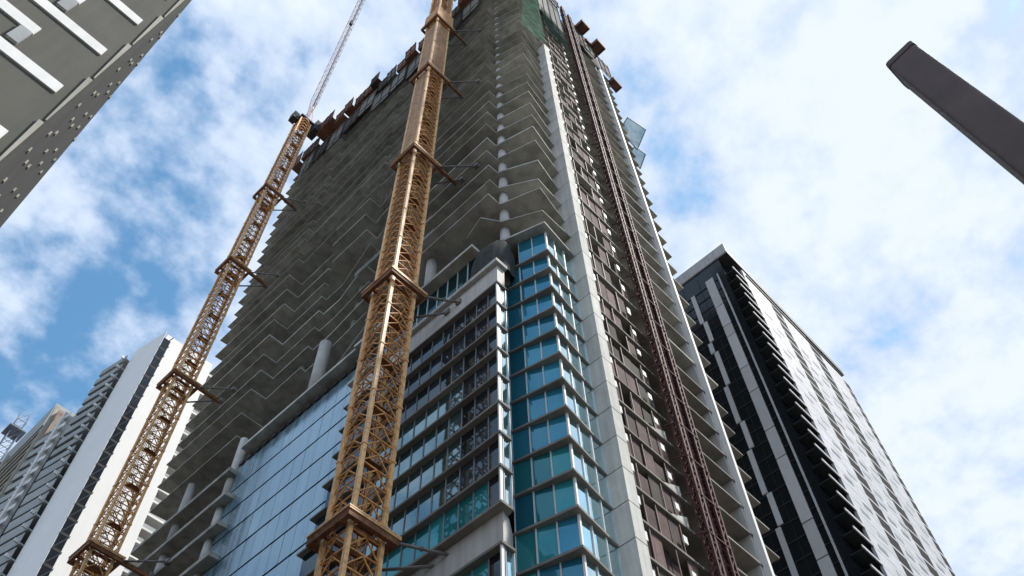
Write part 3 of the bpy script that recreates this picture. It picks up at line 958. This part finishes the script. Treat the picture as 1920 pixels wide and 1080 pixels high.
for x in (47.6, 49.75):
    b0 = hoist_piece(x, ht)
    for k in range(1, 33):
        c = b0.copy(); COL.objects.link(c); c.parent = ht; c.location = (x - 49.1, -0.62, 0.15 + 6 * k)
for k in range(0, 33):
    z = 0.16 + 6 * k
    MB().box(48.32, 49.66, 23.72, 23.8, z, z + 5.9).build('cladding_sheet', 'hoist', ht)
    MB().box(50.5, 50.7, 23.45, 24.0, z, z + 5.93).build('cable_tray', 'hoist', ht)
for k in range(3, 46):
    z = 6 + 4.15 * k
    m = MB()
    m.bar((47.55, 23.32, z), (47.0, 24.5, z), .09).bar((50.5, 23.32, z), (51.1, 24.5, z), .09).bar((47.5, 23.3, z), (50.6, 23.3, z), .09)
    m.build('wall_tie', 'hoist', ht)
MB().box(47.6, 48.2, 23.35, 24.0, 198.2, 200.5).box(49.8, 50.4, 23.4, 24.0, 198.2, 199.6).build('mast_head', 'hoist', ht)

# ================================================================== DARK TOWER ON THE RIGHT
BX, BY = 93.6, 26.1
B = thing('dark_tower', (115, 34, 0), 'dark glass tower with grey vertical panels and a white slotted right face', 'skyscraper')
MB().box(BX + .05, 138, BY + 1.9, 44, 0, 150.6).build('glass_body', 'blackgl', B)
MB().box(BX - .25, BX + .05, BY - .25, 39.8, 150.7, 153.8).build('parapet', 'tower_white', B)
MB().box(BX + .06, 136.5, BY - .2, 40, 150.7, 152.4).build('roof_edge', 'dkmetal', B)
MB().box(98.5, 104, 30, 36, 152.4, 154.6).build('plant_room', 'tower_white', B)
FP = 3.1
ZB = [144.6 - FP * i for i in range(30)]
# left face: floor bands in the glass
for z in ZB:
    MB().box(BX - .06, BX + .05, 28.9, 39.8, z - .1, z + .12).build('floor_band', 'band_dk', B)
    for j in range(3):
        pass
# dark grid mullions
for yv in (33.6, 37.2):
    MB().box(BX - .03, BX + .048, yv - .03, yv + .03, 50, 149).build('mullion', 'band_dk', B)
MB().box(BX - .35, BX - .1, 29.15, 29.42, 50, 146).build('white_edge_strip', 'tower_white', B)
# broad grey panels in a vertical strip, random joints
z = 146.0
hs = [9.3, 6.2, 3.1, 9.3, 6.2, 9.3, 6.2, 12.4, 6.2, 9.3, 6.2, 9.3, 6.2]
for h in hs:
    MB().box(BX - .30, BX - .07, 30.45, 32.15, z - h + .22, z).build('grey_panel', 'tower_grey', B)
    z -= h
z = 144.6
for n, h in enumerate([9.3, 6.2, 3.1, 9.3, 9.3, 6.2, 9.3, 6.2, 12.4, 6.2, 9.3, 6.2]):
    o = 0.0 if n % 2 == 0 else -0.55
    yc = 35.6 + o * (1 if n < 99 else 0) - 0.0
    MB().box(BX - .28, BX - .07, yc - .42, yc + .42, z - h + .25, z).build('grey_panel', 'tower_grey', B)
    z -= h
# corner balconies and white slotted wall on the right face
for i, z in enumerate(ZB):
    MB().box(BX + .2, 98.09, BY, BY + 1.85, z, z + .16).build('balcony_slab', 'band_dk', B)
    MB().box(BX - .22, 98.2, BY - .16, BY - .003, z - .08, z + .38).build('balcony_rail', 'tower_white', B)
    # wall strip of one storey with its slots
    zt = z + FP - 0.10
    for a, b in ((98.1, 107.0), (111.0, 120.8), (125.0, 133.8)):
        MB().box(a, b, BY - .1, BY + .3, z, zt - .003).build('wall_panel', 'tower_white', B)
    for a, b in ((107.0, 111.0), (120.8, 125.0), (133.8, 136.4)):
        MB().box(a, b, BY - .08, BY + .28, z + 2.5, zt - .003).build('spandrel', 'tower_white', B)
    if i < 27:
        for a, b in ((107.0, 111.0), (120.8, 125.0), (133.8, 136.4)):
            w = MB().box(a + .003, b - .003, BY - .06, BY + .04, z, z + 2.497).build('window', 'void', B)  # flush black sheet in place of the shaded opening
    if 2 < i < 27:
        for xx in ([100.4, 112.6, 116.6, 127.2] if i % 2 else [103.0, 111.8, 118.0, 130.0]):
            zb = z + .9 + .3 * (i % 3)
            MB().box(xx, xx + 2.3, BY - .135, BY - .105, zb, zb + .9).build('grey_streak', 'tower_pane', B)  # faint grey streaks laid on the white wall
MB().box(98.1, 135, BY + .66, BY + 1.85, 50, 147.5).build('inner_wall', 'void', B)
MB().box(98.3, 121, BY - .1, BY + .3, 147.7, 149.6).build('wall_panel', 'tower_white', B)
MB().box(99, 134, BY - .3, BY - .12, 148.0, 148.3).build('roof_rail', 'dkmetal', B)

# ================================================================== WHITE RESIDENTIAL TOWER ON THE LEFT
C0 = (36.6, 109.7); TH0 = D2R(100.7)
ca, sa = math.cos(TH0), math.sin(TH0)


def s_at(azd):
    t = math.tan(D2R(azd))
    return (C0[0] * t - C0[1]) / (sa - ca * t)


# local frame: s along the long face, d into the building
xf = lambda v: (C0[0] + v[0] * ca + v[1] * sa, C0[1] + v[0] * sa - v[1] * ca, v[2])
R = thing('white_apartment_tower', (C0[0] + 8, C0[1] + 20, 0), 'tall white apartment tower with one black vertical stripe and grey balconies', 'apartment tower')
sA, sB, sC = s_at(75.85), s_at(76.58), s_at(78.2)
sD, sE, sF = s_at(79.45), s_at(79.9), s_at(80.85)
ZT = 170.5
RB_ = lambda *a: MB(xf).box(*a)
ZT = 169.5
YW = 134.2
XW = YW / math.tan(D2R(76.58)); XS = YW / math.tan(D2R(75.85)); XE = 44.9
RB_(sB, sC, 0, .06, 0, ZT).build('wall_panel', 'resi', R)
MB().box(XS, XE, YW, YW + .5, 0, ZT - .6).build('wall_panel', 'resi', R)
MB().box(XW + .5, XS - .003, YW + .003, YW + .5, ZT - 2.2, ZT - .62).build('wall_panel', 'resi', R)
MB().box(XW + .07, XS - .003, YW + .06, YW + .3, 0, ZT - 2.2).build('stripe_glass', 'blackgl', R)
MB().box(XW + 1.5, 62, YW + 3.5, YW + 20, 0, ZT - 2).build('building_core', 'conc_core', R)
for k in range(50):
    z = ZT - 6 - 3.39 * k
    if z < 60: break
    MB().box(XW + .08, XS - .01, YW + .05, YW + .058, z, z + .5).build('stripe_band', 'band_dk', R)
RB_(sC, sF + 2, 2.2, 17, 0, 160).build('building_core', 'resi_grey', R)
for k in range(50):
    z = ZT - 6 - 3.39 * k
    if z < 60: break
    RB_(sA + .01, sB - .01, .16, .215, z, z + .5).build('stripe_band', 'dkmetal', R)
# balconies, first stack beside the panel
k = 0
z = ZT - 4.0
while z > 70:
    RB_(sC + .02, sD, -.9, 2.2, z, z + .28).build('balcony_slab', 'resi_grey', R)
    b = RB_(sC + .35, sD, -.9, -.78, z + .3, z + (1.9 if z > 133 else 2.7)).build('balcony_front', 'resi_grey', R)
    RB_(sC + .8, sC + 1.15, -1.7, -.92, z + .5, z + 1.2).build('divider', 'resi', R)
    z2 = z - 14
    if z2 > 70:
        if z2 < sF * 0 + 150:
            RB_(sE + .6, sF, -.9, 2.2, z2, z2 + .28).build('balcony_slab', 'resi_grey', R)
            RB_(sE + .6, sF, -.9, -.78, z2 + .3, z2 + (1.9 if z2 > 128 else 2.7)).build('balcony_front', 'resi_grey', R)
            RB_(sE + 1.1, sE + 1.5, -1.7, -.92, z2 + .5, z2 + 1.2).build('divider', 'resi', R)
        # white fin with stepped teeth
        MB(xf).prism([(sE - 2.6, -1.5), (sE - .45, -1.5), (sE - .45, -1.1)], z2 + .3, z2 + 1.5).build('fin_tooth', 'resi', R)
    z -= 3.39
RB_(sE - .45, sE + .5, -1.8, 0, 60, 154).build('white_fin', 'resi', R)
# striped balconies right of the panels
z = ZT - 4
while z > 78:
    MB().box(XE + .003, 60, YW + .4, YW + 3.4, z, z + .45).build('balcony_slab', 'resi', R)
    MB().box(XE + .003, 60, YW + .6, YW + .7, z + .46, z + 1.5).build('balcony_front', 'resi_grey', R)
    z -= 3.32

# ================================================================== BEIGE BUILDING AND LATTICE TOWER FAR LEFT
Q = thing('beige_tower', (34, 200, 0), 'weathered beige tower with brown red patches at the far left edge', 'apartment tower')
MB().box(26.3, 44, 165, 232, 0, 163).build('wall', 'beige_b', Q)
MB().box(26.0, 43, 172, 195, 163, 171).build('roof_block', 'resi_grey', Q)
for i in range(28):
    z = 158 - 3.4 * i
    MB().box(25.6, 26.28, 168.5, 188, z, z + .9).build('balcony', 'beige', Q)
    MB().box(25.9, 26.27, 190, 215, z, z + 1.3).build('balcony', 'beige_b', Q)
for yy in (167.0, 189.0):
    MB().box(25.5, 26.29, yy - .5, yy + .5, 40, 165).build('pilaster', 'beige', Q)
X = thing('lattice_tower', (24.9, 198, 0), 'small blue grey steel lattice tower standing before the beige building at far left', 'lattice mast')
m = MB(); w = 2.4
for dx in (0, w):
    for dy in (0, w):
        m.box(23.7 + dx - .13, 23.7 + dx + .13, 197 + dy - .13, 197 + dy + .13, 0, 189 if dy else 180)
for k in range(47):
    z = 4 * k
    if z > 184: break
    for (a, b) in (((0, 0), (w, 0)), ((0, 0), (0, w)), ((w, 0), (w, w)), ((0, w), (w, w))):
        m.bar((23.7 + a[0], 197 + a[1], z), (23.7 + b[0], 197 + b[1], z), .14)
        m.bar((23.7 + a[0], 197 + a[1], z), (23.7 + b[0], 197 + b[1], min(z + 4, 188)), .12)
m.build('lattice', 'bluegrey', X)
for zp in (180.2, 168):
    MB().box(22.6, 27.2, 195.8, 200.6, zp, zp + .4).build('platform', 'bluegrey', X)

# ================================================================== GREY BLOCK OVERHEAD AT TOP LEFT
cxx, yc, hh = -3.6, 27.5, 70.7
K = thing('grey_block', (-14, 38, 0), 'near grey building with long white horizontal ledges seen from below at top left', 'building')
MB().box(-40, cxx - .03, yc, 75, 0, hh - .2).build('front_wall', 'grey_wall', K)
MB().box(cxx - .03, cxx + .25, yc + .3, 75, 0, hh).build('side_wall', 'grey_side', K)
MB().box(-40, cxx - .5, yc - .003, yc + .3, hh - .2, hh).build('roof_edge', 'dkmetal', K)
for n in range(9):
    z = 21.6 + 6.4 * n
    MB().box(-40, -4.3, yc - .13, yc - .003, z - .52, z + .52).build('ledge', 'white', K)
    zr = z + 3.35
    if zr < hh - 1:
        MB().box(-40, -7.2, yc - .13, yc - .003, zr - .52, zr + .52).build('ledge', 'white', K)
        MB().box(-7.9, -7.25, yc - .2, yc - .003, zr - 2.4, zr - .6).build('pale_wall_patch', 'resi_grey', K)  # small paler grey patch below each inner ledge end
    # stepped beige trim on the corner
    MB().add([(cxx - .05, yc - .02, z - 3.2), (cxx + .02, yc - .02, z - 3.2), (cxx - .24, yc - .02, z + 2.9), (cxx + .02, yc - .02, z + 2.9),
              (cxx - .05, yc - .14, z - 3.2), (cxx + .02, yc - .14, z - 3.2), (cxx - .24, yc - .14, z + 2.9), (cxx + .02, yc - .14, z + 2.9)],
             [(0, 1, 3, 2), (4, 6, 7, 5), (0, 4, 5, 1), (2, 3, 7, 6), (0, 2, 6, 4), (1, 5, 7, 3)]).build('corner_trim', 'beige', K)
for n in range(17):
    z = 18 + 3.2 * n
    for yy, o in ((29.2, .08), (31.6, .09), (34.6, .10), (38.4, .11), (43.5, .12)):
        MB().box(cxx + .25, cxx + .25 + o, yy + (n % 2) * .6, yy + .22 + (n % 2) * .6, z, z + .42).build('bracket', 'beige', K)

# ================================================================== BROWN POST NEAR THE CAMERA
def pol(D, a): return Vector((D * math.cos(D2R(a)), D * math.sin(D2R(a))))
PA, PB = pol(4.5, -11.3), pol(4.53, -14.95)
PCc = pol(4.83, -10.82)
PD = PB + (PCc - PA)
ZP = 9.55
cen = (PA + PB + PCc + PD) / 4
PT = thing('square_post', (cen.x, cen.y, 0), 'dark brown square steel post end rising near the camera at right', 'post')


def rounded(k, r=0.035):
    pts = []
    c = [PA, PB, PD, PCc]
    c = [cen + (p - cen) * k for p in c]
    for i in range(4):
        p = c[i]; a = (c[i - 1] - p).normalized(); b = (c[(i + 1) % 4] - p).normalized()
        p0 = p + a * r; p1 = p + b * r
        for t in (0, .33, .67, 1):
            q = p0 * (1 - t) ** 2 + p * 2 * t * (1 - t) + p1 * t ** 2
            pts.append((q.x, q.y))
    return pts


MB().prism(rounded(1.0), 0, ZP).build('shaft', 'post', PT)
MB().prism(rounded(1.035), ZP - .05, ZP + .03).build('cap', 'post', PT)
